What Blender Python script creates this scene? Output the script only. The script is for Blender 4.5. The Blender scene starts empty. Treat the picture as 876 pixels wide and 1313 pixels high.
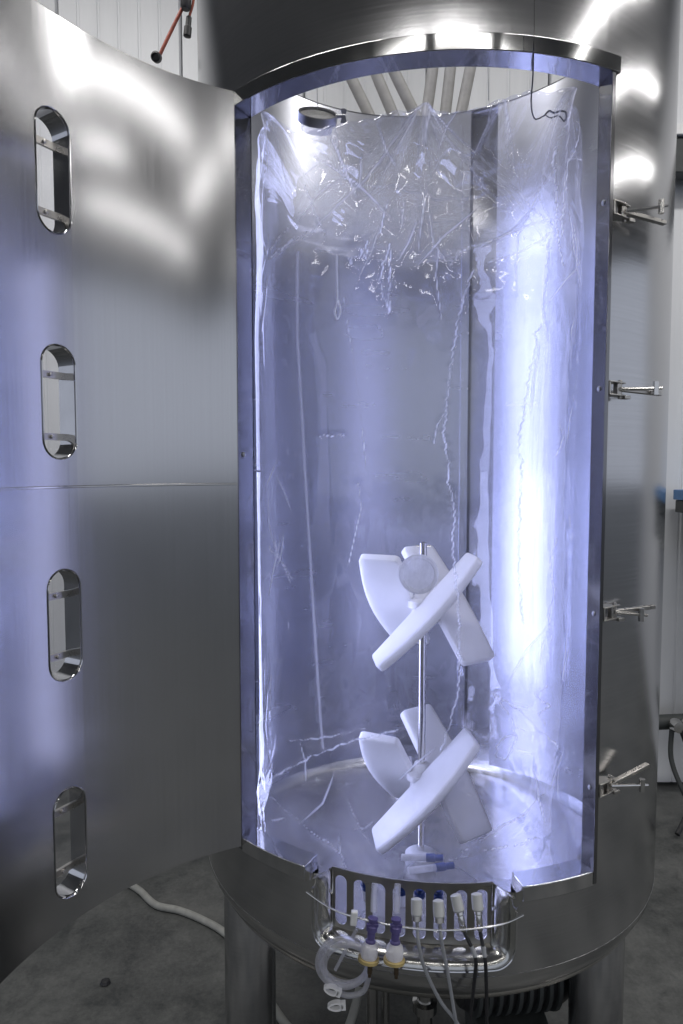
import bpy, bmesh, math, random
import numpy as np
from mathutils import Vector, Matrix
random.seed(7); RNG = np.random.default_rng(7)
S = bpy.context.scene
COL = S.collection
E = 1.65                                  # eye height above the floor
rad = math.radians; PI = math.pi

# ------------------------------------------------------------------ camera
cam = bpy.data.objects.new('camera', bpy.data.cameras.new('camera')); COL.objects.link(cam)
cam.data.sensor_fit = 'VERTICAL'; cam.data.sensor_height = 36.0; cam.data.lens = 23.99
cam.data.clip_start = 0.02; cam.data.clip_end = 200
cam.location = (0, 0, E); cam.rotation_euler = (rad(90 - 3.63), 0, 0)
S.camera = cam

# ------------------------------------------------------------------ world, lamps, exposure
w = bpy.data.worlds.new('World'); S.world = w; w.use_nodes = True
bg = w.node_tree.nodes['Background']; bg.inputs[0].default_value = (.80, .86, 1.0, 1); bg.inputs[1].default_value = .68
def area(name, loc, sx, sy, power, color=(1, .98, .96), rot=(0, 0, 0)):
    l = bpy.data.lights.new(name, 'AREA'); l.shape = 'RECTANGLE'; l.size = sx; l.size_y = sy
    l.energy = power; l.color = color
    o = bpy.data.objects.new(name, l); COL.objects.link(o); o.location = loc; o.rotation_euler = rot
    return o
LZ = E + 2.85
for i in range(6): area('strip_lamp_or_fill', (-4.6 + 1.75 * i, -2.2, LZ), 1.45, .09, 9)
for i in range(5): area('strip_lamp_or_fill', (-4.2 + 2.1 * i, -4.9, LZ), 1.6, .09, 9)
area('strip_lamp_or_fill', (3.6, .3, LZ), .08, 3.4, 19)
area('strip_lamp_or_fill', (6.2, 0, LZ), .10, 6.6, 48)
for x_, pw_ in ((-.9, 38), (1.5, 34), (2.9, 22)): area('strip_lamp_or_fill', (x_, 1.45, LZ), 1.3, .2, pw_)  # wall-wash strips added to brighten the back wall
for i in range(2): area('strip_lamp_or_fill', (4.7, .7 + 1.6 * i, LZ), .04, 1.4, 7)  # also added, to light the wall farther right
area('strip_lamp_or_fill', (-1.7, 1.9, LZ), 1.0, .2, 24)  # added fill for the left part of the wall
S.view_settings.view_transform = 'Standard'; S.view_settings.look = 'None'
S.view_settings.exposure = 0.0; S.view_settings.gamma = 1.0; S.view_settings.use_curve_mapping = False
cy = S.cycles
cy.use_denoising = True
try: cy.denoiser = 'OPENIMAGEDENOISE'
except Exception: pass
cy.max_bounces = 12; cy.transparent_max_bounces = 24; cy.diffuse_bounces = 4; cy.glossy_bounces = 6
cy.sample_clamp_indirect = 6.0; cy.caustics_reflective = False; cy.caustics_refractive = False
cy.blur_glossy = 0.3

# ------------------------------------------------------------------ material helpers
def nt(name):
    m = bpy.data.materials.new(name); m.use_nodes = True
    t = m.node_tree; t.nodes.clear()
    out = t.nodes.new('ShaderNodeOutputMaterial')
    return m, t, out
def N(t, typ, **kw):
    n = t.nodes.new(typ)
    for k, v in kw.items():
        if k.startswith('i_'):
            key = k[2:]; n.inputs[int(key) if key.isdigit() else key.replace('_', ' ')].default_value = v
        else: setattr(n, k, v)
    return n
def coords(t, scale):
    tc = N(t, 'ShaderNodeTexCoord'); mp = N(t, 'ShaderNodeMapping'); mp.inputs['Scale'].default_value = scale
    t.links.new(tc.outputs['Object'], mp.inputs['Vector']); return mp.outputs[0]
def ramp(t, src, a, b, lo=0.0, hi=1.0):
    r = N(t, 'ShaderNodeMapRange'); r.inputs[1].default_value = a; r.inputs[2].default_value = b
    r.inputs[3].default_value = lo; r.inputs[4].default_value = hi
    t.links.new(src, r.inputs[0]); return r.outputs[0]
def mixc(t, fac, a, b):
    m = N(t, 'ShaderNodeMix', data_type='RGBA'); m.inputs[6].default_value = (*a, 1); m.inputs[7].default_value = (*b, 1)
    t.links.new(fac, m.inputs[0]); return m.outputs[2]

def steel(name, base=(.60, .60, .61), rough=.22, var=.06, aniso=0.0, wave=0.0, wave_scale=2.2, grain=(4, 4, 260), gs=.05, dark=.86):
    m, t, out = nt(name)
    b = N(t, 'ShaderNodeBsdfPrincipled'); b.inputs['Metallic'].default_value = 1
    t.links.new(b.outputs[0], out.inputs[0])
    n1 = N(t, 'ShaderNodeTexNoise', i_Scale=1.0, i_Detail=5.0); t.links.new(coords(t, grain), n1.inputs['Vector'])
    n2 = N(t, 'ShaderNodeTexNoise', i_Scale=3.1, i_Detail=6.0, i_Roughness=.62); t.links.new(coords(t, (1, 1, .8)), n2.inputs['Vector'])
    mul = N(t, 'ShaderNodeMath', operation='MULTIPLY_ADD'); mul.inputs[1].default_value = .5
    t.links.new(n1.outputs[0], mul.inputs[0]); half = N(t, 'ShaderNodeMath', operation='MULTIPLY'); half.inputs[1].default_value = .5
    t.links.new(n2.outputs[0], half.inputs[0]); t.links.new(half.outputs[0], mul.inputs[2])
    t.links.new(ramp(t, mul.outputs[0], .3, .7, rough - var, rough + var), b.inputs['Roughness'])
    t.links.new(mixc(t, ramp(t, mul.outputs[0], .32, .68), tuple(c * dark for c in base), base), b.inputs['Base Color'])
    bp = N(t, 'ShaderNodeBump', i_Strength=gs, i_Distance=.002); t.links.new(n1.outputs[0], bp.inputs['Height'])
    last = bp
    if wave:
        n3 = N(t, 'ShaderNodeTexNoise', i_Scale=wave_scale, i_Detail=1.0); t.links.new(coords(t, (1, 1, 1)), n3.inputs['Vector'])
        b2 = N(t, 'ShaderNodeBump', i_Strength=1.0, i_Distance=wave); t.links.new(n3.outputs[0], b2.inputs['Height'])
        t.links.new(b2.outputs[0], bp.inputs['Normal'])
    t.links.new(last.outputs[0], b.inputs['Normal'])
    if aniso:
        b.inputs['Anisotropic'].default_value = aniso
        tg = N(t, 'ShaderNodeTangent', direction_type='RADIAL', axis='Z'); t.links.new(tg.outputs[0], b.inputs['Tangent'])
    return m
def plain(name, col, rough=.5, metal=0.0, var=.12, scale=30, spec=.5, trans=0.0, ior=1.45, sss=0.0, bump=0.0):
    m, t, out = nt(name)
    b = N(t, 'ShaderNodeBsdfPrincipled'); b.inputs['Roughness'].default_value = rough; b.inputs['Metallic'].default_value = metal
    b.inputs['Specular IOR Level'].default_value = spec; b.inputs['IOR'].default_value = ior
    b.inputs['Transmission Weight'].default_value = trans
    if sss:
        b.inputs['Subsurface Weight'].default_value = sss; b.inputs['Subsurface Radius'].default_value = (1, 1, 1); b.inputs['Subsurface Scale'].default_value = .045
    n = N(t, 'ShaderNodeTexNoise', i_Scale=scale, i_Detail=4.0); t.links.new(coords(t, (1, 1, 1)), n.inputs['Vector'])
    t.links.new(mixc(t, ramp(t, n.outputs[0], .35, .65), tuple(c * (1 - var) for c in col), tuple(min(1, c * (1 + var)) for c in col)), b.inputs['Base Color'])
    if bump:
        bp = N(t, 'ShaderNodeBump', i_Strength=.5, i_Distance=bump); t.links.new(n.outputs[0], bp.inputs['Height']); t.links.new(bp.outputs[0], b.inputs['Normal'])
    t.links.new(b.outputs[0], out.inputs[0]); return m
def clear_film(name, haze=.06, gloss=.05, rough=.09, tint=(.97, .975, 1), crease=False, bump=.0006, bscale=60, hazecol=(.92, .92, .96)):
    m, t, out = nt(name)
    tr = N(t, 'ShaderNodeBsdfTransparent'); tr.inputs[0].default_value = (*tint, 1)
    gl = N(t, 'ShaderNodeBsdfGlossy', i_Roughness=rough)
    di = N(t, 'ShaderNodeBsdfDiffuse'); di.inputs[0].default_value = (*hazecol, 1)
    tl = N(t, 'ShaderNodeBsdfTranslucent'); tl.inputs[0].default_value = (*hazecol, 1)
    lw = N(t, 'ShaderNodeLayerWeight', i_Blend=.5)
    pw = N(t, 'ShaderNodeMath', operation='POWER'); pw.inputs[1].default_value = 3.5; t.links.new(lw.outputs['Facing'], pw.inputs[0])
    fr = ramp(t, pw.outputs[0], 0, 1, gloss, .28)
    n = N(t, 'ShaderNodeTexNoise', i_Scale=bscale, i_Detail=3.0); t.links.new(coords(t, (1, 1, .45)), n.inputs['Vector'])
    bp = N(t, 'ShaderNodeBump', i_Strength=.6, i_Distance=bump); t.links.new(n.outputs[0], bp.inputs['Height'])
    if bump: t.links.new(bp.outputs[0], gl.inputs['Normal'])
    m1 = N(t, 'ShaderNodeMixShader'); t.links.new(fr, m1.inputs[0]); t.links.new(tr.outputs[0], m1.inputs[1]); t.links.new(gl.outputs[0], m1.inputs[2])
    md = N(t, 'ShaderNodeMixShader', i_0=.6); t.links.new(di.outputs[0], md.inputs[1]); t.links.new(tl.outputs[0], md.inputs[2])
    m2 = N(t, 'ShaderNodeMixShader'); t.links.new(m1.outputs[0], m2.inputs[1]); t.links.new(md.outputs[0], m2.inputs[2])
    n2 = N(t, 'ShaderNodeTexNoise', i_Scale=9.0, i_Detail=6.0, i_Roughness=.7); t.links.new(coords(t, (1, 1, .5)), n2.inputs['Vector'])
    hz = ramp(t, n2.outputs[0], .35, .75, haze * .6, haze * 1.7)
    if crease:
        at = N(t, 'ShaderNodeAttribute', attribute_name='crease')
        t.links.new(ramp(t, at.outputs['Fac'], 0, .5, .6, .97), md.inputs[0])
        ad = N(t, 'ShaderNodeMath', operation='ADD', use_clamp=True); t.links.new(hz, ad.inputs[0]); t.links.new(at.outputs['Fac'], ad.inputs[1]); hz = ad.outputs[0]
    t.links.new(hz, m2.inputs[0]); t.links.new(m2.outputs[0], out.inputs[0]); return m
def emis(name, col, k):
    m, t, out = nt(name); e = N(t, 'ShaderNodeEmission', i_Strength=k); e.inputs[0].default_value = (*col, 1)
    t.links.new(e.outputs[0], out.inputs[0]); return m

M = {}
M['shell'] = steel('satin_steel', base=(.55, .55, .56), rough=.17, var=.03, aniso=.75, gs=.015, wave=.0028, wave_scale=2.4)
M['door'] = steel('brushed_door_steel', base=(.55, .55, .56), aniso=.55, rough=.19, var=.025, dark=.93, wave=.003, wave_scale=2.0, grain=(220, 220, 2.2), gs=.004)
M['liner'] = steel('brushed_liner_steel', base=(.51, .52, .57), rough=.27, var=.008, wave=.003, wave_scale=2.5, grain=(2, 2, 24), gs=0.0, dark=.985)
M['jamb'] = steel('jamb_steel', base=(.24, .24, .25), rough=.13, var=.02, gs=.004, grain=(90, 90, 3))
M['ring'] = steel('ring_steel', base=(.43, .43, .43), rough=.08, var=.02, gs=.003, grain=(20, 20, 20))
M['dish'] = steel('tank_floor_steel', base=(.74, .72, .69), rough=.24, var=.03, wave=.004, wave_scale=3.0, grain=(8, 8, 8), gs=.0)
M['trim'] = steel('polished_trim_steel', rough=.09, var=.02, gs=.004, grain=(20, 20, 20))
M['plate'] = steel('matt_plate_steel', base=(.40, .39, .37), rough=.30, var=.05, gs=.01)
M['grip'] = steel('dull_grip_steel', base=(.38, .38, .39), rough=.38, var=.06, grain=(50, 50, 50))
M['pocket'] = steel('pressed_steel', base=(.52, .52, .50), rough=.16, var=.05, gs=.02)
M['hard'] = steel('bright_steel', base=(.68, .67, .65), rough=.16, var=.05, gs=.02, grain=(40, 40, 40))
M['cast'] = steel('cast_steel', base=(.50, .48, .45), rough=.30, var=.08, gs=.1, grain=(60, 60, 60))
M['channel'] = plain('dark_channel_lining', (.02, .021, .032), rough=.6, spec=.15)
M['plastic'] = plain('white_polymer', (.95, .94, .92), rough=.42, var=.01, sss=1.0)
M['film'] = clear_film('bag_film', haze=.038, gloss=.075, rough=.06, crease=True, bump=0.0, bscale=30)
M['weld'] = clear_film('weld_band', haze=.30, bump=.0003)
M['pane'] = clear_film('sight_glass', haze=.012, gloss=.06, rough=.01, bump=0.0)
M['tube'] = clear_film('clear_tubing', haze=.30, gloss=.08, rough=.15)
M['frost'] = clear_film('frosted_plastic', haze=.80, gloss=.05, rough=.3, hazecol=(.95, .95, .96))
M['purple'] = plain('purple_polymer', (.095, .08, .22), rough=.3, var=.15)
M['blue'] = plain('blue_polymer', (.02, .055, .28), rough=.3, var=.15)
M['gold'] = plain('yellowed_disc', (.42, .33, .14), rough=.4, var=.15)
M['bronze'] = plain('dark_nozzle', (.10, .075, .05), rough=.3, metal=.8)
M['black'] = plain('black_rubber', (.018, .018, .02), rough=.45, var=.2)
M['red'] = plain('red_rubber', (.28, .065, .04), rough=.5, var=.2)
M['greycable'] = plain('grey_cable', (.30, .31, .33), rough=.45)
M['hose'] = plain('beige_hose', (.27, .265, .255), rough=.55, var=.08)
M['floorhose'] = plain('pale_hose', (.34, .34, .315), rough=.55, var=.1)
M['white'] = plain('white_plastic', (.80, .80, .80), rough=.4, var=.04)
M['cap'] = plain('ivory_cap', (.52, .53, .53), rough=.4, var=.06)
M['darkpaint'] = plain('dark_painted_metal', (.05, .055, .055), rough=.55)
M['bluepaint'] = plain('blue_painted_metal', (.08, .20, .42), rough=.45)
M['greybox'] = plain('grey_box', (.20, .21, .21), rough=.5)
M['yellow'] = plain('yellow_tape', (.55, .62, .06), rough=.5)
M['ceiling'] = plain('ceiling_sheet', (.48, .48, .49), rough=.7)
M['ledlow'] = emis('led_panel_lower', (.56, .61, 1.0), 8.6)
M['filldim'] = emis('fill_panel_dim', (.60, .63, 1.0), 1.5)
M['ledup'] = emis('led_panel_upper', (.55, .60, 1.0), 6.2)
# warehouse wall: white coated sheet
m, t, out = nt('white_wall_sheet'); b = N(t, 'ShaderNodeBsdfPrincipled', i_Roughness=.45)
n = N(t, 'ShaderNodeTexNoise', i_Scale=1.0, i_Detail=6.0, i_Roughness=.65); t.links.new(coords(t, (6, 6, .7)), n.inputs['Vector'])
t.links.new(mixc(t, ramp(t, n.outputs[0], .35, .7), (.70, .71, .73), (.80, .81, .83)), b.inputs['Base Color']); t.links.new(b.outputs[0], out.inputs[0]); M['wall'] = m
# concrete floor
m, t, out = nt('concrete'); b = N(t, 'ShaderNodeBsdfPrincipled')
n = N(t, 'ShaderNodeTexNoise', i_Scale=2.3, i_Detail=8.0, i_Roughness=.66); t.links.new(coords(t, (1, 1, 1)), n.inputs['Vector'])
n2 = N(t, 'ShaderNodeTexNoise', i_Scale=70.0, i_Detail=4.0, i_Roughness=.8); t.links.new(coords(t, (1, 1, 1)), n2.inputs['Vector'])
n3 = N(t, 'ShaderNodeTexNoise', i_Scale=9.0, i_Detail=6.0, i_Distortion=1.5); t.links.new(coords(t, (1, 1, 1)), n3.inputs['Vector'])
a1 = N(t, 'ShaderNodeMath', operation='MULTIPLY_ADD'); a1.inputs[1].default_value = .35; t.links.new(n2.outputs[0], a1.inputs[0]); t.links.new(n.outputs[0], a1.inputs[2])
a2 = N(t, 'ShaderNodeMath', operation='MULTIPLY_ADD'); a2.inputs[1].default_value = .35; t.links.new(n3.outputs[0], a2.inputs[0]); t.links.new(a1.outputs[0], a2.inputs[2])
t.links.new(mixc(t, ramp(t, a2.outputs[0], .68, 1.02), (.036, .039, .038), (.150, .152, .145)), b.inputs['Base Color'])
t.links.new(ramp(t, n3.outputs[0], .3, .7, .42, .7), b.inputs['Roughness'])
bp = N(t, 'ShaderNodeBump', i_Strength=.35, i_Distance=.003); t.links.new(a2.outputs[0], bp.inputs['Height']); t.links.new(bp.outputs[0], b.inputs['Normal'])
t.links.new(b.outputs[0], out.inputs[0]); M['floor'] = m

# ------------------------------------------------------------------ mesh helpers  (authored with z measured from eye height; E is added on linking)
WO = {}
def mesh(name, V, F, mat, smooth=40):
    me = bpy.data.meshes.new(name)
    me.from_pydata([tuple(v) for v in V], [], [tuple(f) for f in F]); me.validate(); me.update()
    if smooth is not None:
        me.polygons.foreach_set('use_smooth', [True] * len(me.polygons)); me.set_sharp_from_angle(angle=rad(smooth))
    me.materials.append(mat); return me
def thing(name, loc, label, cat, group=None):
    o = bpy.data.objects.new(name, None); COL.objects.link(o); o.empty_display_size = .1
    o.location = (loc[0], loc[1], loc[2] + E); WO[o.name] = Vector(o.location)
    tag(o, label, cat, group); return o
def tag(o, label, cat, group=None):
    o['label'] = label; o['category'] = cat
    if group: o['group'] = group
    return o
class MB:
    def __init__(s): s.V = []; s.F = []
    def add(s, V, F):
        k = len(s.V); s.V += [tuple(v) for v in V]; s.F += [tuple(i + k for i in f) for f in F]; return s
    def box(s, c, d, R=None):
        V = [Vector((x * d[0] / 2, y * d[1] / 2, z * d[2] / 2)) for x in (-1, 1) for y in (-1, 1) for z in (-1, 1)]
        if R is not None: V = [R @ v for v in V]
        V = [v + Vector(c) for v in V]
        return s.add(V, [(0, 1, 3, 2), (4, 6, 7, 5), (0, 4, 5, 1), (2, 3, 7, 6), (0, 2, 6, 4), (1, 5, 7, 3)])
    def prism(s, pts, n, depth, u, v, o):
        """polygon pts in (u,v) plane at o, extruded along n"""
        u = Vector(u); v = Vector(v); n = Vector(n); o = Vector(o); k = len(pts)
        A = [o + u * p[0] + v * p[1] for p in pts]; B = [a + n * depth for a in A]
        return s.add(A + B, [tuple(range(k))[::-1], tuple(range(k, 2 * k))] + [(i, (i + 1) % k, k + (i + 1) % k, k + i) for i in range(k)])
    def tube(s, pts, r, n=10, cap=True, closed=False):
        P = [Vector(p) for p in pts]; m = len(P); rr = r if hasattr(r, '__len__') else [r] * m
        rings = []; up = None
        for i in range(m):
            if closed: d = P[(i + 1) % m] - P[i - 1]
            else: d = P[min(i + 1, m - 1)] - P[max(i - 1, 0)]
            d.normalize()
            if up is None:
                up = Vector((0, 0, 1)) if abs(d.z) < .9 else Vector((1, 0, 0))
            a = up - d * up.dot(d); a.normalize(); up = a; b_ = d.cross(a)
            rings.append([P[i] + (a * math.cos(2 * PI * j / n) + b_ * math.sin(2 * PI * j / n)) * rr[i] for j in range(n)])
        V = [v for R_ in rings for v in R_]; F = []
        for i in range(m if closed else m - 1):
            i2 = (i + 1) % m
            for j in range(n): F.append((i * n + j, i * n + (j + 1) % n, i2 * n + (j + 1) % n, i2 * n + j))
        if cap and not closed: F += [tuple(range(n))[::-1], tuple(range((m - 1) * n, m * n))]
        return s.add(V, F)
    def lathe(s, prof, c, axis=(0, 0, 1), n=24):
        """prof: list of (radius, height along axis)"""
        q = Vector((0, 0, 1)).rotation_difference(Vector(axis).normalized()); c = Vector(c)
        V = []; F = []; k = len(prof)
        for r, h in prof:
            for j in range(n):
                V.append(c + q @ Vector((r * math.cos(2 * PI * j / n), r * math.sin(2 * PI * j / n), h)))
        for i in range(k - 1):
            for j in range(n): F.append((i * n + j, i * n + (j + 1) % n, (i + 1) * n + (j + 1) % n, (i + 1) * n + j))
        if prof[0][0] > 1e-5: F.append(tuple(range(n))[::-1])
        if prof[-1][0] > 1e-5: F.append(tuple(range((k - 1) * n, k * n)))
        return s.add(V, F)
    def ob(s, name, mat, parent=None, smooth=40, bevel=0, kind=None, segs=2, weld=True):
        V = [Vector((v[0], v[1], v[2] + E)) for v in s.V]
        lo = Vector([min(v[i] for v in V) for i in range(3)]); hi = Vector([max(v[i] for v in V) for i in range(3)])
        c = (lo + hi) / 2
        if parent is None: c.z = lo.z
        me = mesh(name, [v - c for v in V], s.F, mat, smooth)
        if weld:
            bm = bmesh.new(); bm.from_mesh(me); bmesh.ops.remove_doubles(bm, verts=bm.verts, dist=1e-5)
            bmesh.ops.recalc_face_normals(bm, faces=bm.faces); bm.to_mesh(me); bm.free()
            if smooth is not None: me.set_sharp_from_angle(angle=rad(smooth))
        o = bpy.data.objects.new(name, me); COL.objects.link(o); WO[o.name] = c
        if parent is not None:
            o.parent = parent; o.location = c - WO[parent.name]
        else: o.location = c
        if bevel:
            bv = o.modifiers.new('bevel', 'BEVEL'); bv.width = bevel; bv.segments = segs; bv.limit_method = 'ANGLE'; bv.angle_limit = rad(35)
        if kind: o['kind'] = kind
        return o
def spline(P, n=8):
    P = [Vector(p) for p in P]; out = []
    for i in range(len(P) - 1):
        p0 = P[max(i - 1, 0)]; p1 = P[i]; p2 = P[i + 1]; p3 = P[min(i + 2, len(P) - 1)]
        for k in range(n):
            u = k / n
            out.append(.5 * ((2 * p1) + (p2 - p0) * u + (2 * p0 - 5 * p1 + 4 * p2 - p3) * u * u + (3 * p1 - p0 - 3 * p2 + p3) * u ** 3))
    out.append(P[-1]); return out

CX, CY = .2306, 1.882                     # vessel axis
def cyl(th, R, z, c=(CX, CY)):
    a = rad(th); return (c[0] + R * math.sin(a), c[1] - R * math.cos(a), z)
def curved_plate(cols, R0, R1, pos):
    """cols: list of (angle, [(z0,z1),...]) -> closed curved plate between radius R0 and R1 with openings"""
    b = MB()
    for (a, ia), (c, ic) in zip(cols[:-1], cols[1:]):
        if len(ia) != len(ic): continue
        for (z0, z1), (y0, y1) in zip(ia, ic):
            nz = max(1, int(max(z1 - z0, y1 - y0) / .12))
            for k in range(nz):
                u0, u1 = k / nz, (k + 1) / nz
                q = [(a, z0 + (z1 - z0) * u0), (c, y0 + (y1 - y0) * u0), (c, y0 + (y1 - y0) * u1), (a, z0 + (z1 - z0) * u1)]
                A = [pos(x, R0, z) for x, z in q]; B = [pos(x, R1, z) for x, z in q]
                b.add(A, [(0, 1, 2, 3)]); b.add(B, [(3, 2, 1, 0)])
            for (x0, za, x1, zb) in ((a, z0, c, y0), (a, z1, c, y1)):
                b.add([pos(x0, R0, za), pos(x1, R0, zb), pos(x1, R1, zb), pos(x0, R1, za)], [(0, 1, 2, 3)])
    def side(x, lst):
        for z0, z1 in lst: b.add([pos(x, R0, z0), pos(x, R1, z0), pos(x, R1, z1), pos(x, R0, z1)], [(0, 1, 2, 3)])
    side(*cols[0]); side(*cols[-1])
    return b
def slot_cols(x0, x1, z0, z1, slots, step, r_ang, r_z):
    """columns of a plate pierced by stadium slots: slots = list of (centre angle, [(zlo, zhi), ...]); r_ang half width as angle, r_z as length"""
    cols = []; x = x0
    for cx, zs in sorted(slots):
        n = max(1, int((cx - r_ang - x) / step))
        for i in range(n + 1): cols.append((x + (cx - r_ang - x) * i / n, [(z0, z1)]))
        for i in range(17):
            t_ = -math.cos(PI * i / 16); h = r_z * math.sqrt(max(0, 1 - t_ * t_)); seg = []; lo = z0
            for (a, b_) in sorted(zs):
                seg.append((lo, a + r_z - h)); lo = b_ - r_z + h
            seg.append((lo, z1)); cols.append((cx + r_ang * t_, seg))
        # straight sides of the slots
        x = cx + r_ang
        cols.append((x, [(z0, z1)]))
    n = max(1, int((x1 - x) / step))
    for i in range(1, n + 1): cols.append((x + (x1 - x) * i / n, [(z0, z1)]))
    return cols

# ================================================================== SETTING
def stru(o): o['kind'] = 'structure'; return o
f = MB(); f.add([(-60, -60, -E), (60, -60, -E), (60, 60, -E), (-60, 60, -E)], [(0, 1, 2, 3)]); stru(f.ob('floor', M['floor'], smooth=None))
c_ = MB(); c_.box((0, -1.5, 3.05), (20, 11.5, .06)); stru(c_.ob('ceiling', M['ceiling'], smooth=None))
WY = 3.46
bw = MB(); bw.box((0, WY + .10, .7), (14, .10, 4.7)); wall = stru(bw.ob('back_wall', M['wall'], smooth=None))
def wall_panel(x, wd):
    """one sheet: flat pan with shallow pressed ribs and a folded edge"""
    pts = []; nrib = 6; wdt = wd - .006
    prof = [(0, .018)]; prof += [(.006, 0)]
    for i in range(1, nrib):
        xx = wdt * i / nrib
        prof += [(xx - .008, 0), (xx - .004, .004), (xx + .004, .004), (xx + .008, 0)]
    prof += [(wdt - .006, 0), (wdt, .018)]
    z0, z1 = -E + .02, 2.95
    V = [(x + a, WY + d, z0) for a, d in prof] + [(x + a, WY + d, z1) for a, d in prof]
    k = len(prof); F = [(i, i + 1, k + i + 1, k + i) for i in range(k - 1)]
    V += [(x, WY + .045, z0), (x + wdt, WY + .045, z0), (x, WY + .045, z1), (x + wdt, WY + .045, z1)]
    F += [(0, k, 2 * k + 2, 2 * k), (k - 1, 2 * k + 1, 2 * k + 3, 2 * k - 1)]
    return MB().add(V, F)
x = -1.2 - .6 * 3 - .18
pan0 = None
while x < 3.2:
    wall_panel(x, .6).ob('wall_panel', M['wall'], wall, smooth=None); x += .6

# ================================================================== THE VESSEL
A0, A1 = -45.5, 26.3                       # door opening, degrees round the axis
RO, RI, RF = .600, .575, .630              # outer shell, liner, front of the door frame
ZT, ZB = 1.22, -1.00                       # top rim, lower weld
Z0, Z1 = -.830, .767                       # opening bottom and top (outside of frame)
ves = thing('bioreactor_vessel', (CX, CY, -E), 'tall brushed stainless steel tank on pipe legs with its curved door swung open', 'tank')
P0, P1 = -29.0, 10.9                       # pocket in the skirt
def arc(a, b, step=2.0):
    n = max(1, int(abs(b - a) / step)); return [a + (b - a) * i / n for i in range(n + 1)]
def pocket_low(th):                       # lower edge of the pocket hole
    r = 4.2; zb = -.985; rz = .045
    d = min(th - P0, P1 - th)
    if d >= r: return zb
    return zb + rz - rz * math.sqrt(max(0, 1 - ((r - d) / r) ** 2))
# outer shell with header and skirt
b = MB()
def sheet(th, zlo, zhi, R=RO, nz=10):
    V = []; F = []
    for i, a in enumerate(th):
        l = zlo(a) if callable(zlo) else zlo; h = zhi(a) if callable(zhi) else zhi
        for k in range(nz + 1): V.append(cyl(a, R, l + (h - l) * k / nz))
    for i in range(len(th) - 1):
        for k in range(nz):
            q = i * (nz + 1) + k; F.append((q, q + nz + 1, q + nz + 2, q + 1))
    b.add(V, F)
sheet(arc(A1 + .9, 360 + A0 - 1.2), ZB, ZT, nz=24)
sheet(arc(A0 - 1.2, A1 + .9), Z1 - .02, ZT, nz=6)
sheet(arc(A0 - 1.2, P0), ZB, Z0 + .004, nz=3); sheet(arc(P1, A1 + .9), ZB, Z0 + .004, nz=3)
pa = sorted(set([round(v, 4) for v in arc(P0, P0 + 4.2, .4) + arc(P0 + 4.2, P1 - 4.2, 2) + arc(P1 - 4.2, P1, .4)]))
sheet(pa, ZB, pocket_low, nz=1)
# dished bottom
pr = [(RO, ZB), (RO - .004, ZB - .02), (RO - .02, ZB - .05), (RO - .05, ZB - .08), (.50, ZB - .105), (.40, ZB - .128), (.25, ZB - .15), (.10, ZB - .16), (.0, ZB - .162)]
TH = arc(0, 360, 3)
for (r0, h0), (r1, h1) in zip(pr[:-1], pr[1:]):
    V = [cyl(a, r0, h0) for a in TH] + [cyl(a, r1, h1) for a in TH]; k = len(TH)
    b.add(V, [(i, i + 1, k + i + 1, k + i) for i in range(k - 1)])
# top rim fold
V = [cyl(a, RO, ZT) for a in TH] + [cyl(a, RO - .004, ZT + .006) for a in TH] + [cyl(a, RI + .004, ZT + .006) for a in TH] + [cyl(a, RI, ZT) for a in TH]; k = len(TH)
b.add(V, [(r * k + i, r * k + i + 1, (r + 1) * k + i + 1, (r + 1) * k + i) for r in range(3) for i in range(k - 1)])
b.ob('shell', M['shell'], ves, smooth=50)
# weld line round the bottom and the vertical cover strip beside the door
def ringtube(a0, a1, R, z, r, n=6): return MB().tube([cyl(a, R, z) for a in arc(a0, a1, 3)], r, n)
ringtube(-180, 180, RO - .0004, ZB, .0008).ob('weld_seam', M['grip'], ves)
# liner (inner wall) with recessed channel at the back
CH0, CH1 = 149.0, 158.2
b = MB()
FZ = -1.055
def lsheet(th, zlo, zhi, nz=16): sheet(th, zlo, zhi, R=RI, nz=nz)
lsheet(arc(A1 + 1.6, CH0), FZ, ZT, 24); lsheet(arc(CH1, 360 + A0 - 1.6), FZ, ZT, 24)
lsheet(arc(A0 - .6, A1 + .6), Z1, ZT, 6)
lsheet(arc(A0 - .6, P0), FZ, Z0, 4); lsheet(arc(P1, A1 + .6), FZ, Z0, 4); lsheet(arc(P0, P1), FZ, -.99, 1)
pr = [(RI, FZ), (RI - .006, FZ - .014), (RI - .022, FZ - .026), (.50, FZ - .033), (.34, FZ - .048), (.16, FZ - .062), (.0, FZ - .07)]
b.ob('inner_wall', M['liner'], ves, smooth=50)
b = MB()
for (r0, h0), (r1, h1) in zip(pr[:-1], pr[1:]):
    V = [cyl(a, r0, h0) for a in TH] + [cyl(a, r1, h1) for a in TH]; k = len(TH)
    b.add(V, [(i, i + 1, k + i + 1, k + i) for i in range(k - 1)])
b.ob('tank_floor', M['dish'], ves, smooth=50)
# channel box
b = MB(); pts = [(CH0, RI), (CH0, RI + .045), (CH1, RI + .045), (CH1, RI)]
for (a, r), (c, q) in zip(pts[:-1], pts[1:]):
    b.add([cyl(a, r, FZ), cyl(c, q, FZ), cyl(c, q, ZT), cyl(a, r, ZT)], [(0, 1, 2, 3)])
b.ob('wall_channel', M['channel'], ves, smooth=None)
b = MB(); b.add([v for z in (FZ, ZT - .05) for v in (cyl(CH1 + .2, RI - .001, z), cyl(CH1 + 2.6, RI - .006, z), cyl(CH1 + 2.8, RI - .001, z))], [(0, 1, 4, 3), (1, 2, 5, 4)])
b.ob('channel_trim', M['liner'], ves, smooth=None)
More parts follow.
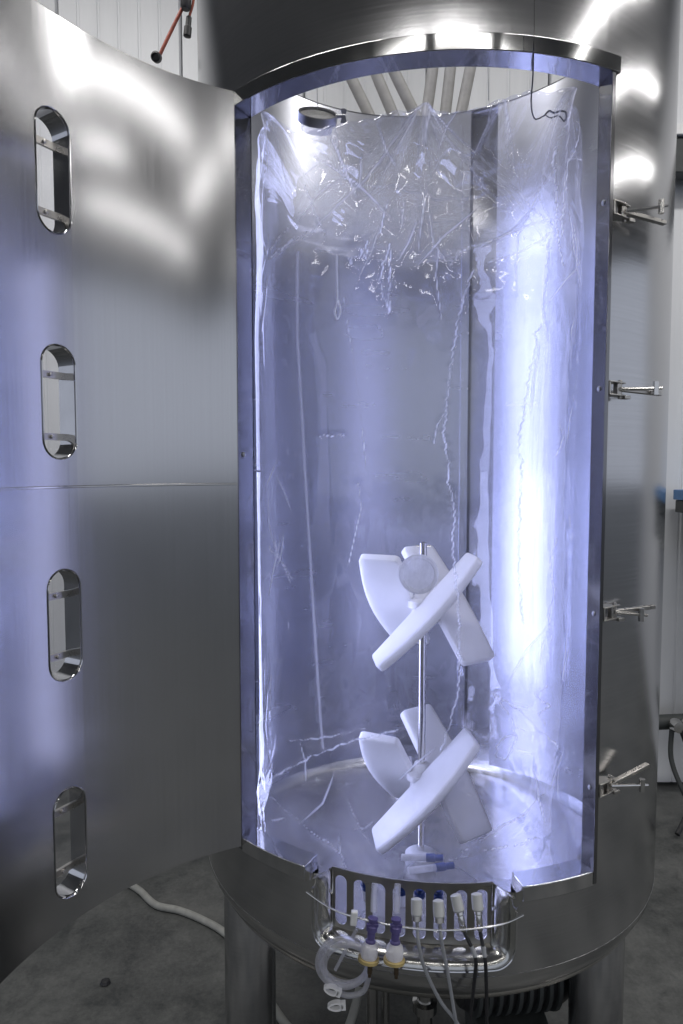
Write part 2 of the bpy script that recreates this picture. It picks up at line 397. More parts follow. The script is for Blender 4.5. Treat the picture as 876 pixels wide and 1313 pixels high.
# LED panels on the inner wall beside the door
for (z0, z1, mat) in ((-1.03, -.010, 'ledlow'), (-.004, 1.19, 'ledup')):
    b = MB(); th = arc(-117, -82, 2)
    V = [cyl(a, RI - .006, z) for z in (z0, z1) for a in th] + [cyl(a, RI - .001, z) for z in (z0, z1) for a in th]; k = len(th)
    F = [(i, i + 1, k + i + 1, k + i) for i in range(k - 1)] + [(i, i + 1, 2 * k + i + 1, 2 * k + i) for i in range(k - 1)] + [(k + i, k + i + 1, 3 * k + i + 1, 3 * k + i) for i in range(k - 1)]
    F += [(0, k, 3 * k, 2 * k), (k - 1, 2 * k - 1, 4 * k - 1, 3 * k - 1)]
    b.add(V, F).ob('led_or_fill_panel', M[mat], ves, smooth=None)
b = MB(); th = arc(34, 62, 2); k = len(th)      # unseen fill panel added behind the right jamb to brighten the blades
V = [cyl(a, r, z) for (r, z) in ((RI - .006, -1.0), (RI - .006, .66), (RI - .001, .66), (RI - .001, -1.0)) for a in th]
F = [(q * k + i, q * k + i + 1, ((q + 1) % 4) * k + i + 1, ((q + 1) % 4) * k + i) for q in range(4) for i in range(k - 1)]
b.add(V, F).ob('led_or_fill_panel', M['filldim'], ves, smooth=None)
# door frame
def ringbox(a0, a1, r0, r1, z0, z1, step=1.5):
    m_ = MB(); th = arc(a0, a1, step); k = len(th)
    V = [cyl(a, r, z) for (r, z) in ((r0, z0), (r1, z0), (r1, z1), (r0, z1)) for a in th]
    F = [(q * k + i, q * k + i + 1, ((q + 1) % 4) * k + i + 1, ((q + 1) % 4) * k + i) for q in range(4) for i in range(k - 1)]
    F += [(0, k, 2 * k, 3 * k), (k - 1, 4 * k - 1, 3 * k - 1, 2 * k - 1)]
    return m_.add(V, F)
def jambbox(q):
    V = [cyl(a, r, z) for z in (Z0, .736) for a, r in q]
    return MB().add(V, [(0, 1, 2, 3), (7, 6, 5, 4), (0, 4, 5, 1), (1, 5, 6, 2), (2, 6, 7, 3), (3, 7, 4, 0)])
ringbox(A0 - 1.0, A1 + 1.2, .578, RF + .001, .737, Z1).ob('lintel', M['ring'], ves, smooth=40, bevel=.0015)
jambbox([(A1 - .7, RF), (A1 + .2, RF), (A1 + 2.1, .578), (A1 + 1.3, .578)]).ob('jamb', M['jamb'], ves, smooth=40, bevel=.0012)
jambbox([(A0 + .2, RF), (A0 - .8, RF), (A0 - 2.4, .578), (A0 - 1.4, .578)]).ob('jamb', M['jamb'], ves, smooth=40, bevel=.0012)
ringbox(A0 + .05, P0, .578, RF - .001, Z0 - .004, -.803).ob('sill', M['trim'], ves, smooth=40, bevel=.0015)
ringbox(P1, A1 - .2, .578, RF - .001, Z0 - .004, -.803).ob('sill', M['trim'], ves, smooth=40, bevel=.0015)
for z in (.507, .155, -.287, -.641):       # screw heads on the reveal of the right jamb
    MB().lathe([(0, .0030), (.0035, .0028), (.0052, .0014), (.0056, -.004)], cyl(A1 + .10, .607, z), axis=(-1, -.05, 0), n=12).ob('screw', M['grip'], ves)
for z in (.03,):
    MB().lathe([(0, .0030), (.0035, .0028), (.0052, .0014), (.0056, -.004)], cyl(A0 - .25, .612, z), axis=(.88, -.47, 0), n=12).ob('screw', M['grip'], ves)
# pocket with slotted plate
PW0, PW1, RP, ZP = -26.4, 7.6, .560, -.960
sl = [(-24.4 + 4.23 * i, [(-.952 if i < 7 else -.952, -.846)]) for i in range(8)]
cols = slot_cols(PW0, PW1, ZP, -.832, sl, 1.2, 1.33, .013)
pl = curved_plate(cols, RP - .002, RP + .001, cyl)
for cx, zs in sl:
    for s in (-1, 1):
        a = cx + s * 1.33; z0, z1 = zs[0][0] + .013, zs[0][1] - .013
        pl.add([cyl(a, RP - .002, z0), cyl(a, RP + .001, z0), cyl(a, RP + .001, z1), cyl(a, RP - .002, z1)], [(0, 1, 2, 3)])
pl.ob('slotted_plate', M['plate'], ves, smooth=30)
b = MB()
NB = 7
def loft(f0, f1, ts):
    V = []; F = []
    for t_ in ts:
        p0 = Vector(f0(t_)); p1 = Vector(f1(t_))
        for k in range(NB + 1):
            u = k / NB; ang = u * PI / 2
            V.append(p0 + (p1 - p0) * u)
    for i in range(len(ts) - 1):
        for k in range(NB):
            q = i * (NB + 1) + k; F.append((q, q + NB + 1, q + NB + 2, q + 1))
    b.add(V, F)
# the side walls and bottom follow the lip of the hole (t from 0 left top, round the bottom, to 1 right top)
lip = [(P0 + .05, -.806), (P0 + .05, -.833), (P0 + .05, -.837), (P0 + .05, -.87), (P0 + .05, -.93)] + [(a, pocket_low(a)) for a in arc(P0 + .05, P1 - .05, .6)] + [(P1 - .05, -.93), (P1 - .05, -.87), (P1 - .05, -.837), (P1 - .05, -.833), (P1 - .05, -.806)]
lip = [(a, max(z, -.985)) for a, z in lip]
inn = []
for a, z in lip:
    u = (a - P0) / (P1 - P0); ai = PW0 + (PW1 - PW0) * u
    zi = -.832 if z > -.834 else max(min(z, -.84), ZP)
    inn.append((ai, zi))
V = []; F = []
for (a, z), (ai, zi) in zip(lip, inn):
    for k in range(NB + 1):
        u = k / NB; e = 1 - (1 - u) ** 1.8            # a pressed, rounded inner corner
        V.append(cyl(ai + (a - ai) * u, RP + ((RF - .0005 if z > -.835 else RO + .003) - RP) * e, zi + (z - zi) * (u ** 1.6)))
for i in range(len(lip) - 1):
    for k in range(NB):
        q = i * (NB + 1) + k; F.append((q, q + NB + 1, q + NB + 2, q + 1))
b.add(V, F); b.ob('pocket_pan', M['pocket'], ves, smooth=60)
MB().tube([cyl(a, RO + .004, z) for a, z in lip if z < -.84], .0022, 6).ob('pocket_lip', M['trim'], ves)
MB().tube(spline([cyl(P0 - .6, RO + .012, -.868), cyl(-22, .632, -.874), cyl(-12, .637, -.876), cyl(-3, .638, -.876), cyl(6, .632, -.873), cyl(P1 + .9, RO + .012, -.872)], 6), .0019, 8).ob('hanging_rail', M['hard'], ves)
for s, a in ((1, -26.2), (1, 7.5)):
    MB().tube([cyl(a, RP + .003, -.836), cyl(a, RP + .004, -.88), cyl(a, RP + .008, -.884), cyl(a, RP + .004, -.89), cyl(a, RP + .004, -.955)], .0016, 6).ob('hinge_wire', M['hard'], ves)
# legs
for (lx, ly) in ((-.245, 1.755), (.672, 1.720), (.2306, 2.37)):
    MB().lathe([(.068, -E + .012), (.068, -1.045), (.050, -1.0)], (lx, ly, 0), n=32).ob('leg', M['shell'], ves, smooth=50)
    MB().lathe([(.095, -E), (.095, -E + .012), (.02, -E + .0125)], (lx, ly, 0), n=32).ob('foot_plate', M['cast'], ves, smooth=30)
# toggle clamps along the right jamb
KC = 1.3
def clamp(z, hand, rod, tip):
    th = A1 + .35; n_ = Vector((math.sin(rad(th)), -math.cos(rad(th)), 0)) * KC; tg = Vector((math.cos(rad(th)), math.sin(rad(th)), 0)) * KC; up = Vector((0, 0, KC))
    o = Vector(cyl(th, .616, z)); fr = Matrix((tg, n_, up)).transposed()
    b = MB()
    for s in (-1, 1):                      # two cheek plates
        b.prism([(0, -.010), (.020, -.012), (.042, -.003), (.042, .004), (.020, .010), (0, .012)], up, .002, tg, n_, o + up * (s * .0095 - .001))
    b.box(o + tg * .0015, (.003, .022, .021), fr)
    b.box(o + tg * .0285, (.009, .008, .017), fr)
    b.tube([o + tg * .034 - up * .014, o + tg * .034 + up * .014], .0042, 10)
    root = b.ob('toggle_clamp', M['cast'], ves, smooth=30, bevel=.0006)
    h0 = o + tg * .030 + n_ * .002; d = (tg + up * hand + n_ * .10).normalized()
    s_ = up.cross(d).normalized(); R = Matrix((d, s_, d.cross(s_))).transposed()
    MB().box(h0 + d * .040 * KC, (.080 * KC, .0085 * KC, .0060 * KC), R).ob('handle', M['cast'], root, smooth=30, bevel=.001)
    d2 = (tg + up * rod + n_ * .22).normalized(); e0 = h0 + n_ * .004; e1 = e0 + d2 * tip * KC
    MB().tube([e0, e1 + d2 * .014], .0030, 8).ob('threaded_rod', M['hard'], root)
    MB().tube([e1 - up * .010, e1 + up * .010], .0060, 12).ob('cross_bar', M['hard'], root)
    MB().box(o + tg * .041 - up * .012 + n_ * .004, (.012, .01, .005), fr).ob('catch', M['cast'], root, smooth=30, bevel=.0006)
clamp(.493, -.08, .20, .062); clamp(.155, -.05, .05, .060); clamp(-.285, .03, -.14, .046); clamp(-.640, .26, -.10, .056)
# drain pipe and fittings under the tank
MB().lathe([(.022, -1.62), (.022, -1.50), (.034, -1.495), (.034, -1.47), (.022, -1.465), (.022, -1.30), (.040, -1.295), (.040, -1.26), (.028, -1.25), (.028, -1.155)], (.2306, 1.80, 0), n=20).ob('drain_pipe', M['hard'], ves, smooth=30)
MB().tube([(.085, 1.80, -1.62), (.085, 1.80, -1.14)], .016, 14).ob('support_pipe', M['hard'], ves)
MB().tube([(.125, 1.86, -1.62), (.125, 1.86, -1.14)], .013, 14).ob('support_pipe', M['hard'], ves)
# ------------------------------------------------------------------ the door
DX, DY, DR = .0150, .9139, .575
def dcy(ph, R, z): return (DX + R * math.cos(rad(ph)), DY + R * math.sin(rad(ph)), z)
SL = [(.400, .607), (.016, .214), (-.376, -.176), (-.773, -.571)]
cols = slot_cols(114.0, 186.5, -.822, .765, [(151.2, SL)], 1.6, 3.45, .0345)
DT = .042
d_ = MB()
pl = curved_plate(cols, DR, DR + DT, dcy)
dr = pl.ob('door', M['door'], ves, smooth=35)
for (z0, z1) in SL:                        # lined sight slots: liner tube with a rolled lip, glass, two straps
    def stad(k, grow=0.0):
        n = 14; pts = []
        for i in range(n + 1):
            t_ = PI * i / n; pts.append((math.cos(t_) * (1 + grow), z1 - .0345 + .0345 * math.sin(t_) * (1 + grow)))
        for i in range(n + 1):
            t_ = PI + PI * i / n; pts.append((math.cos(t_) * (1 + grow), z0 + .0345 + .0345 * math.sin(t_) * (1 + grow)))
        return pts
    sp = stad(0); k = len(sp)
    b = MB()
    rings = [(DR - .0015, .02), (DR - .0025, 0), (DR - .001, -.05), (DR + .003, -.06), (DR + DT + .002, -.06), (DR + DT + .004, .05)]
    V = []
    for R, g in rings:
        for (u, z) in stad(0, g): V.append(dcy(151.2 + 3.45 * u, R, z))
    F = [(r * k + i, r * k + (i + 1) % k, (r + 1) * k + (i + 1) % k, (r + 1) * k + i) for r in range(len(rings) - 1) for i in range(k)]
    b.add(V, F); sf = b.ob('sight_slot', M['trim'], dr, smooth=45)
    b = MB()
    V = [dcy(151.2 + 3.45 * u, DR + DT - .004, z) for (u, z) in stad(0, -.06)]
    b.add(V, [tuple(range(k))]).ob('pane', M['pane'], dr, smooth=None)
    for zz in (z0 + .040, z1 - .050):
        R = None
        V = []
        for r_ in (DR + DT - .020, DR + DT - .014):
            for u in (-.97, -.5, 0, .5, .97):
                for dz in (-.006, .006): V.append(dcy(151.2 + 3.45 * u, r_, zz + dz))
        F = []
        for i in range(4):
            F += [(2 * i, 2 * i + 1, 2 * i + 3, 2 * i + 2), (10 + 2 * i, 12 + 2 * i, 13 + 2 * i, 11 + 2 * i), (2 * i, 2 * i + 2, 12 + 2 * i, 10 + 2 * i), (2 * i + 1, 11 + 2 * i, 13 + 2 * i, 3 + 2 * i)]
        b = MB().add(V, F)
        b.lathe([(.0035, 0), (.0035, .004), (0, .005)], dcy(151.2, DR + DT - .020, zz), axis=(-math.cos(rad(151.2)), -math.sin(rad(151.2)), 0), n=8)
        b.ob('strap', M['cast'], dr, smooth=30)
MB().tube([dcy(a, DR - .0012, -.032) for a in arc(114.3, 186, 1)], .0024, 6).ob('door_seam', M['hard'], dr)
MB().tube([dcy(a, DR + .002, .765) for a in arc(114.2, 186.4, 2)], .0022, 6).ob('door_edge', M['hard'], dr)
MB().tube([dcy(114.0, DR + .002, -.822), dcy(114.0, DR + .002, .765)], .002, 6).ob('door_edge', M['hard'], dr)
# hinge knuckles behind the door edge
for z in (.55, -.03, -.62):
    MB().lathe([(.011, -.05), (.011, .05)], (*cyl(A0 - 2.6, .632, 0)[:2], z), n=14).ob('hinge', M['cast'], ves)

# ================================================================== AGITATOR
ag = thing('agitator', (CX, CY, -1.12), 'steel shaft with two white three-bladed impellers inside the clear bag', 'agitator')
SX = CX - .004
MB().lathe([(.0095, -1.118), (.0095, -.93), (.0105, -.925), (.0105, -.34), (.0105, -.205), (.006, -.203)], (SX, CY, 0), n=20).ob('shaft', M['hard'], ag)
MB().tube([(SX - .020, CY, -.215), (SX + .020, CY, -.215)], .0035, 8).ob('cross_pin', M['hard'], ag)
MB().lathe([(.045, -1.135), (.045, -1.095), (.030, -1.085), (.0, -1.084)], (SX, CY, 0), n=24).ob('bottom_bearing', M['plastic'], ag, smooth=30)
def impeller(zc, a0):
    hub = MB().lathe([(.018, -.062), (.030, -.055), (.033, -.03), (.030, -.008), (.042, .0), (.042, .018), (.026, .026), (.020, .045), (.012, .046)], (SX, CY, zc), n=28).ob('impeller', M['plastic'], ag, smooth=35)
    pb = rad(47.2); c = .388; ri, ro, tk = .020, .146, .023
    for k in range(3):
        al = rad(a0 + 120 * k)
        rho = Vector((math.sin(al), -math.cos(al), 0)); tau = Vector((math.cos(al), math.sin(al), 0))
        v = tau * math.cos(pb) + Vector((0, 0, math.sin(pb))); nn = rho.cross(v).normalized()
        # outline in (chord, radius)
        out_ = []
        def corner(cx, cy, r, a_0, a_1):
            for i in range(6):
                t_ = rad(a_0 + (a_1 - a_0) * i / 5); out_.append((cx + r * math.cos(t_), cy + r * math.sin(t_)))
        corner(c / 2 - .014, ro - .020, .014, 0, 90)
        for i in range(1, 8):                         # slightly bowed outer edge
            u = i / 8; out_.append(((c / 2 - .014) * (1 - 2 * u), ro - .006 + .020 * math.sin(PI * u)))
        corner(-c / 2 + .014, ro - .020, .014, 90, 180)
        corner(-c / 2 + .012, ri + .012 + .004, .012, 180, 270)
        corner(c / 2 - .012, ri + .012 + .004, .012, 270, 360)
        V = []; K = len(out_)
        cen = Vector((SX, CY, zc))
        for s, g in ((-1, .93), (-1.0, 1), (1.0, 1), (1, .93)):
            for (p, q) in out_:
                gg = (1 - g) * .5
                h = tk / 2 * s if g == 1 else tk / 2 * s * 1.0
                pp = p * (1 - .015 * (g != 1)); qq = q + ((ri + ro) / 2 - q) * (.05 * (g != 1))
                h = (tk / 2 - (.0028 if g == 1 else 0)) * (1 if s > 0 else -1)
                bend = .010 * (p / (c / 2)) ** 2
                V.append(cen + v * pp + rho * qq + nn * (h + bend))
        F = [(r * K + i, r * K + (i + 1) % K, (r + 1) * K + (i + 1) % K, (r + 1) * K + i) for r in range(3) for i in range(K)]
        F += [tuple(range(K))[::-1], tuple(range(3 * K, 4 * K))]
        MB().add(V, F).ob('blade', M['plastic'], hub, smooth=28)
    return hub
impeller(-.384, 4.0); impeller(-.875, 4.3)

# ================================================================== THE BAG
BX, BY = .18, 1.90
SIDE = [(0.009, 0.62, [(-3.2, 0.734), (-10.1, 0.665), (-15.8, 0.603), (-23.3, 0.537), (-30.0, 0.489)]), (0.008, 0.5, [(-30.0, 0.489), (-36.6, 0.471), (-43.3, 0.461)]), (0.008, 0.58, [(-3.2, 0.734), (2.9, 0.688), (9.9, 0.641), (19.7, 0.572), (29.8, 0.479)]), (0.007, 0.4, [(-3.2, 0.734), (-7.1, 0.641), (-9.4, 0.548), (-11.0, 0.485)]), (0.007, 0.4, [(-41.7, 0.768), (-36.2, 0.677), (-31.9, 0.613), (-30.3, 0.587)]), (0.008, 0.8, [(-32.9, 0.46), (-33.2, 0.269), (-32.0, 0.002), (-29.9, -0.271), (-27.4, -0.618)]), (0.004, 1.0, [(11.9, 0.414), (8.5, 0.327), (6.3, 0.214), (5.4, 0.133), (4.7, 0.068), (6.3, 0.002), (5.9, -0.023), (7.9, -0.081), (7.4, -0.165), (9.2, -0.3), (9.5, -0.472), (7.0, -0.558), (4.9, -0.611)]), (0.003, 1.0, [(31.2, 0.485), (30.6, 0.396), (29.2, 0.331), (30.2, 0.312), (27.3, 0.282), (28.1, 0.266), (26.7, 0.2), (25.1, 0.101), (24.3, 0.043), (25.4, 0.018), (25.1, -0.133), (25.3, -0.235), (26.7, -0.338)]), (0.004, 0.9, [(35.3, 0.498), (35.3, 0.579), (36.5, 0.645), (48.4, 0.783)]), (0.003, 0.9, [(31.8, 0.668), (33.5, 0.592), (33.4, 0.512), (35.7, 0.434)]), (0.004, 0.8, [(34.0, 0.736), (32.7, 0.689), (31.9, 0.637)]), (0.004, 0.5, [(-46.8, -0.179), (-40.0, -0.212), (-36.3, -0.244)]), (0.004, 0.5, [(-41.7, 0.019), (-47.6, -0.034), (-46.7, -0.124), (-43.5, -0.176), (-37.1, -0.25)]), (0.003, 0.6, [(-18.0, -0.032), (-17.2, -0.082), (-19.0, -0.149), (-20.4, -0.2)]), (0.003, 0.7, [(-27.8, 0.069), (-24.0, 0.071), (-21.6, 0.07)]), (0.003, 0.8, [(-20.4, 0.439), (-18.7, 0.415), (-19.7, 0.439), (-17.2, 0.438), (-17.5, 0.457), (-16.2, 0.438), (-15.8, 0.473)]), (0.004, 0.9, [(-10.6, 0.454), (-12.1, 0.414), (-12.5, 0.387), (-10.1, 0.322), (-10.0, 0.469)]), (0.004, 0.8, [(-6.0, 0.516), (-6.6, 0.555), (-7.0, 0.501)]), (0.003, 0.8, [(-30.3, 0.587), (-28.5, 0.55), (-27.1, 0.513), (-25.8, 0.473)]), (0.003, 0.8, [(-10.6, 0.555), (-12.0, 0.516), (-12.7, 0.493)]), (0.004, 0.9, [(10.9, 0.618), (12.7, 0.603), (14.3, 0.579), (17.0, 0.561)]), (0.003, 0.7, [(10.3, 0.454), (8.3, 0.453), (6.3, 0.422)]), (0.003, 0.7, [(21.8, 0.487), (27.8, 0.474), (32.2, 0.465)]), (0.004, 0.7, [(15.8, 0.43), (21.9, 0.447), (27.8, 0.471), (31.1, 0.496)]), (0.003, 0.6, [(27.4, 0.569), (31.9, 0.51), (33.5, 0.48)]), (0.003, 0.7, [(-41.5, 0.683), (-46.2, 0.624), (-50.4, 0.534), (-44.4, 0.476)]), (0.004, 0.6, [(-42.5, 0.463), (-35.3, 0.482), (-29.0, 0.499), (-28.0, 0.49)]), (0.003, 0.5, [(-42.4, 0.479), (-35.2, 0.514), (-29.9, 0.555)]), (0.004, 0.7, [(18.8, -0.49), (23.8, -0.541), (25.4, -0.59), (22.9, -0.641), (19.9, -0.63), (21.1, -0.596), (25.0, -0.581)]), (0.004, 0.7, [(18.8, -0.49), (26.0, -0.529), (32.0, -0.579), (39.1, -0.629)]), (0.003, 0.9, [(34.8, -0.575), (31.9, -0.544), (36.2, -0.533), (30.3, -0.498), (35.1, -0.486)]), (0.003, 0.9, [(36.3, -0.381), (34.9, -0.327), (36.9, -0.276), (35.1, -0.205), (37.5, -0.154)]), (0.003, 0.9, [(36.3, 0.027), (39.5, 0.071), (37.4, 0.096)]), (0.004, 0.6, [(-37.9, -0.617), (-26.2, -0.59), (-15.8, -0.563)]), (0.004, 0.8, [(-48.0, -0.74), (-30.5, -0.64), (-20.0, -0.595), (-7.4, -0.569)]), (0.003, 0.6, [(-22.0, -0.711), (-19.5, -0.763), (-14.1, -0.832), (-8.3, -0.879)]), (0.003, 0.6, [(-45.4, -0.768), (-36.7, -0.797), (-26.2, -0.839), (-22.0, -0.871)]), (0.004, 0.7, [(10.4, -0.84), (21.0, -0.799), (30.0, -0.764), (35.4, -0.738)]), (0.003, 0.6, [(7.2, -0.858), (16.8, -0.841), (25.5, -0.839), (32.7, -0.832)]), (0.003, 0.6, [(-47.5, -0.512), (-49.7, -0.612), (-44.3, -0.708)]), (0.003, 0.5, [(-21.6, 0.36), (-19.8, 0.264), (-17.6, 0.134), (-16.0, 0.002)]), (0.003, 0.6, [(5.9, 0.133), (2.8, 0.092), (2.0, 0.051)])]
TOPE = [(-44, 0.767), (-40, 0.754), (-36, 0.721), (-32, 0.698), (-28, 0.699), (-24, 0.706), (-20, 0.715), (-16, 0.722), (-12, 0.729), (-8, 0.736), (-4, 0.742), (0, 0.743), (4, 0.737), (8, 0.736), (12, 0.739), (16, 0.749), (20, 0.76), (24, 0.77), (28, 0.779), (32, 0.782), (36, 0.781), (40, 0.779), (44, 0.783)]
def tri(x): return np.abs((x % 1.0) * 2 - 1)
def crumple(u, v, seed, k=9, f0=3.0, lac=1.35):
    r = np.random.default_rng(seed); h = np.zeros_like(u); wu = .03 * np.sin(3.1 * u + 1.7 * v) ; wv = .03 * np.sin(2.3 * v - 2.9 * u + 1)
    fr = f0
    for i in range(k):
        a = r.uniform(0, PI); h += tri((np.cos(a) * (u + wu) + np.sin(a) * (v + wv)) * fr + r.uniform()) / fr; fr *= lac
    return h
def smooth(a, b, x):
    t_ = np.clip((x - a) / (b - a), 0, 1); return t_ * t_ * (3 - 2 * t_)
def seg_dist(px, py, pts):
    best = np.full(px.shape, 9.0)
    for (ax, ay), (bx, by) in zip(pts[:-1], pts[1:]):
        dx, dy = bx - ax, by - ay; L = dx * dx + dy * dy + 1e-12
        t_ = np.clip(((px - ax) * dx + (py - ay) * dy) / L, 0, 1)
        best = np.minimum(best, np.hypot(px - ax - t_ * dx, py - ay - t_ * dy))
    return best
def grid_mesh(name, X, Y, Z, crease, mat, parent, wrap):
    nr, nc = X.shape; co = np.stack([X, Y, Z + E], -1).reshape(-1, 3); o0 = WO[parent.name]; co = co - np.array(o0)
    idx = np.arange(nr * nc).reshape(nr, nc)
    if wrap: nx = np.roll(idx, -1, 1); A, B, C2, D = idx[:-1], nx[:-1], nx[1:], idx[1:]
    else: A, B, C2, D = idx[:-1, :-1], idx[:-1, 1:], idx[1:, 1:], idx[1:, :-1]
    F = np.stack([A, B, C2, D], -1).reshape(-1, 4); nf = len(F)
    me = bpy.data.meshes.new(name); me.vertices.add(len(co)); me.vertices.foreach_set('co', co.astype(np.float32).ravel())
    me.loops.add(nf * 4); me.loops.foreach_set('vertex_index', F.astype(np.int32).ravel())
    me.polygons.add(nf); me.polygons.foreach_set('loop_start', np.arange(0, nf * 4, 4, dtype=np.int32)); me.polygons.foreach_set('loop_total', np.full(nf, 4, dtype=np.int32))
    me.update(calc_edges=True); me.validate()
    me.polygons.foreach_set('use_smooth', [True] * nf)
    a = me.attributes.new('crease', 'FLOAT', 'POINT'); a.data.foreach_set('value', crease.astype(np.float32).ravel())
    me.materials.append(mat); o = bpy.data.objects.new(name, me); COL.objects.link(o); o.parent = parent; WO[o.name] = o0; return o
bag = thing('single_use_bag', (BX, BY, -1.10), 'large crumpled clear plastic bag hanging inside the open tank', 'bag')
fr_ = np.linspace(-78, 78, 420); bk = np.linspace(78, 282, 150)[1:-1]; TH_ = np.concatenate([fr_, bk])
ZBOT, ZTOP = -1.075, .725
S_ = np.linspace(0, 1, 470)
TT, SS = np.meshgrid(TH_, S_)
# height of the top edge round the bag: two pulled-up corners and a sag between
TF = np.where(TT > 180, TT - 360, TT)
te = [(-180, .73), (-100, .75)] + TOPE + [(100, .76), (180, .73)]
top = np.interp(TF, [a for a, z in te], [z for a, z in te]) + (.008 * (tri(TF / 13.3 + .3 * np.sin(TF * .11)) - .5) * tri(TF / 31 + .2) + .004 * (tri(TF / 4.1) - .5))
ZZ = ZBOT + (top - ZBOT) * SS
def sq(th, a, b, p): return ((np.abs(np.sin(th)) / a) ** p + (np.abs(np.cos(th)) / b) ** p) ** (-1 / p)
kz = smooth(-.05, .60, ZZ); thr_ = np.radians(TF)
RB = sq(thr_, .392, .445, 3.5) * (1 - kz) + sq(thr_, .395, .455, 4.0) * kz + .06 * smooth(-.88, -1.06, ZZ)
RB = np.where(ZZ > top - .012, RB - .5 * (ZZ - top + .012) ** 2 / .012, RB)
U = np.radians(TF) * .45
up_z = smooth(.30, .52, ZZ); lo_z = smooth(-.55, -.80, ZZ); rt = smooth(18, 40, TF) * smooth(-.9, .2, -np.abs(ZZ) * 0 + .5)
amp = .003 + .024 * up_z + .034 * lo_z + .006 * rt
h = amp * (crumple(U * 1.0, ZZ * .6, 3, 6, 2.2, 1.55) - .75)
h += .005 * (1 - up_z) * (tri(U * 4.3 + .2 * np.sin(ZZ * 2.1) + .13 * ZZ) + .6 * tri(U * 9.1 - .21 * ZZ))
h += (.0003 + .0011 * np.maximum(up_z, lo_z)) * (crumple(U * 3.0, ZZ * 2.2, 11, 7, 3.4) - .6)
CR = np.zeros_like(ZZ); front = np.abs(TF) < 78
jx = .004 * (tri(ZZ * 23 + .3 * np.sin(ZZ * 31)) - .5) + .003 * (tri(ZZ * 57 + .7) - .5); jz = .003 * (tri(U * 31) - .5)
var_ = .35 + .65 * tri(ZZ * 7.3 + U * 5 + .4 * np.sin(ZZ * 19))
for wd, s, pts in SIDE:
    P = [(rad(a) * .45, z) for a, z in pts]
    d = seg_dist(U + jx * (s > .65) * (wd < .0055), ZZ + jz, P); d = np.where(front, d, 9)
    CR = np.maximum(CR, s * 1.15 * (var_ if wd < .0055 else .42) * np.exp(-(d / (wd * .42)) ** 2)); h += -.0025 * s * np.exp(-(d / (wd * 1.8)) ** 2)
# short random creases pressed into the film: many near the top, down the right side and round the foot
rc = np.random.default_rng(21); Hh = np.zeros_like(h)
for i in range(70):
    q_ = rc.uniform()
    if q_ < .50: zc = rc.uniform(.40, .72); uc = rc.uniform(-.44, .40); an = rc.normal(1.2, .8)
    elif q_ < .72: zc = rc.uniform(-.75, .4); uc = rc.uniform(.20, .42); an = rc.normal(1.5, .35)
    elif q_ < .82: zc = rc.uniform(-.75, .4); uc = rc.uniform(-.44, -.26); an = rc.normal(1.6, .3)
    elif q_ < .96: zc = rc.uniform(-1.0, -.62); uc = rc.uniform(-.40, .42); an = rc.normal(.5, .8)
    else: zc = rc.uniform(-.6, .3); uc = rc.uniform(-.25, .2); an = rc.normal(1.5, .3)
    L = rc.uniform(.02, .09) * (1.4 if q_ < .5 else 1); du, dz = np.cos(an) * L, np.sin(an) * L
    k1 = rc.normal(0, .12) * L; s = rc.uniform(.3, .9)
    pts = [(uc - du, zc - dz), (uc - k1 * np.sin(an), zc + k1 * np.cos(an)), (uc + du, zc + dz)]
    box_ = front & (np.abs(U - uc) < abs(du) + .02) & (np.abs(ZZ - zc) < abs(dz) + .02)
    if not box_.any(): continue
    d = seg_dist(U[box_], ZZ[box_], pts); along = np.clip(1 - (np.hypot(U[box_] - uc, ZZ[box_] - zc) / (L * 1.05)) ** 2, 0, 1)
    CR[box_] = np.maximum(CR[box_], .9 * s * along * np.exp(-(d / rc.uniform(.0014, .0022)) ** 2)); Hh[box_] -= .0035 * s * along * np.exp(-(d / .006) ** 2)
# gathers hanging from the points the bag is tied up by: soft folds with a thin bright core
for (a_, z_, n_f, spread) in ((-1.5, .735, 9, .26), (-41, .755, 7, .14), (33, .775, 9, .17), (17, .74, 4, .10)):
    u0 = rad(a_) * .45
    for i in range(n_f):
        du = spread * ((i + .5) / n_f * 2 - 1) + rc.normal(0, .02); L = rc.uniform(.16, .42)
        pts = [(u0 + du * .05, z_), (u0 + du * .45, z_ - L * .4), (u0 + du * .8 + rc.normal(0, .008), z_ - L * .75), (u0 + du * .95, z_ - L)]
        d = np.where(front, seg_dist(U, ZZ, pts), 9); fade = np.clip((ZZ - (z_ - L)) / L, 0, 1)
        CR = np.maximum(CR, fade * (.10 * np.exp(-(d / .011) ** 2) + rc.uniform(.05, .5) * np.exp(-(d / .0017) ** 2)))
        Hh += .006 * fade * np.exp(-(d / .012) ** 2)
h = h + Hh
pt = crumple(U * 1.4, ZZ * 1.1, 33, 5, 2.6, 1.5); pt = (pt - pt.min()) / (pt.max() - pt.min())
CR = np.maximum(CR, np.where(front, (.13 * up_z + .12 * lo_z) * smooth(.40, .75, pt), 0))
# flecks where the crumples are sharpest
g = np.abs(np.gradient(np.gradient(h, axis=0), axis=0)) + np.abs(np.gradient(np.gradient(h, axis=1), axis=1))
thr = np.quantile(g[:, :420], .985); CR = np.maximum(CR, np.clip((g - thr) / thr, 0, 1) * .22 * np.maximum(up_z, lo_z) ** 2)
RR = RB + h
X = BX + RR * np.sin(np.radians(TF)); Y = BY - RR * np.cos(np.radians(TF))
grid_mesh('film_side', X, Y, ZZ, CR, M['film'], bag, True)
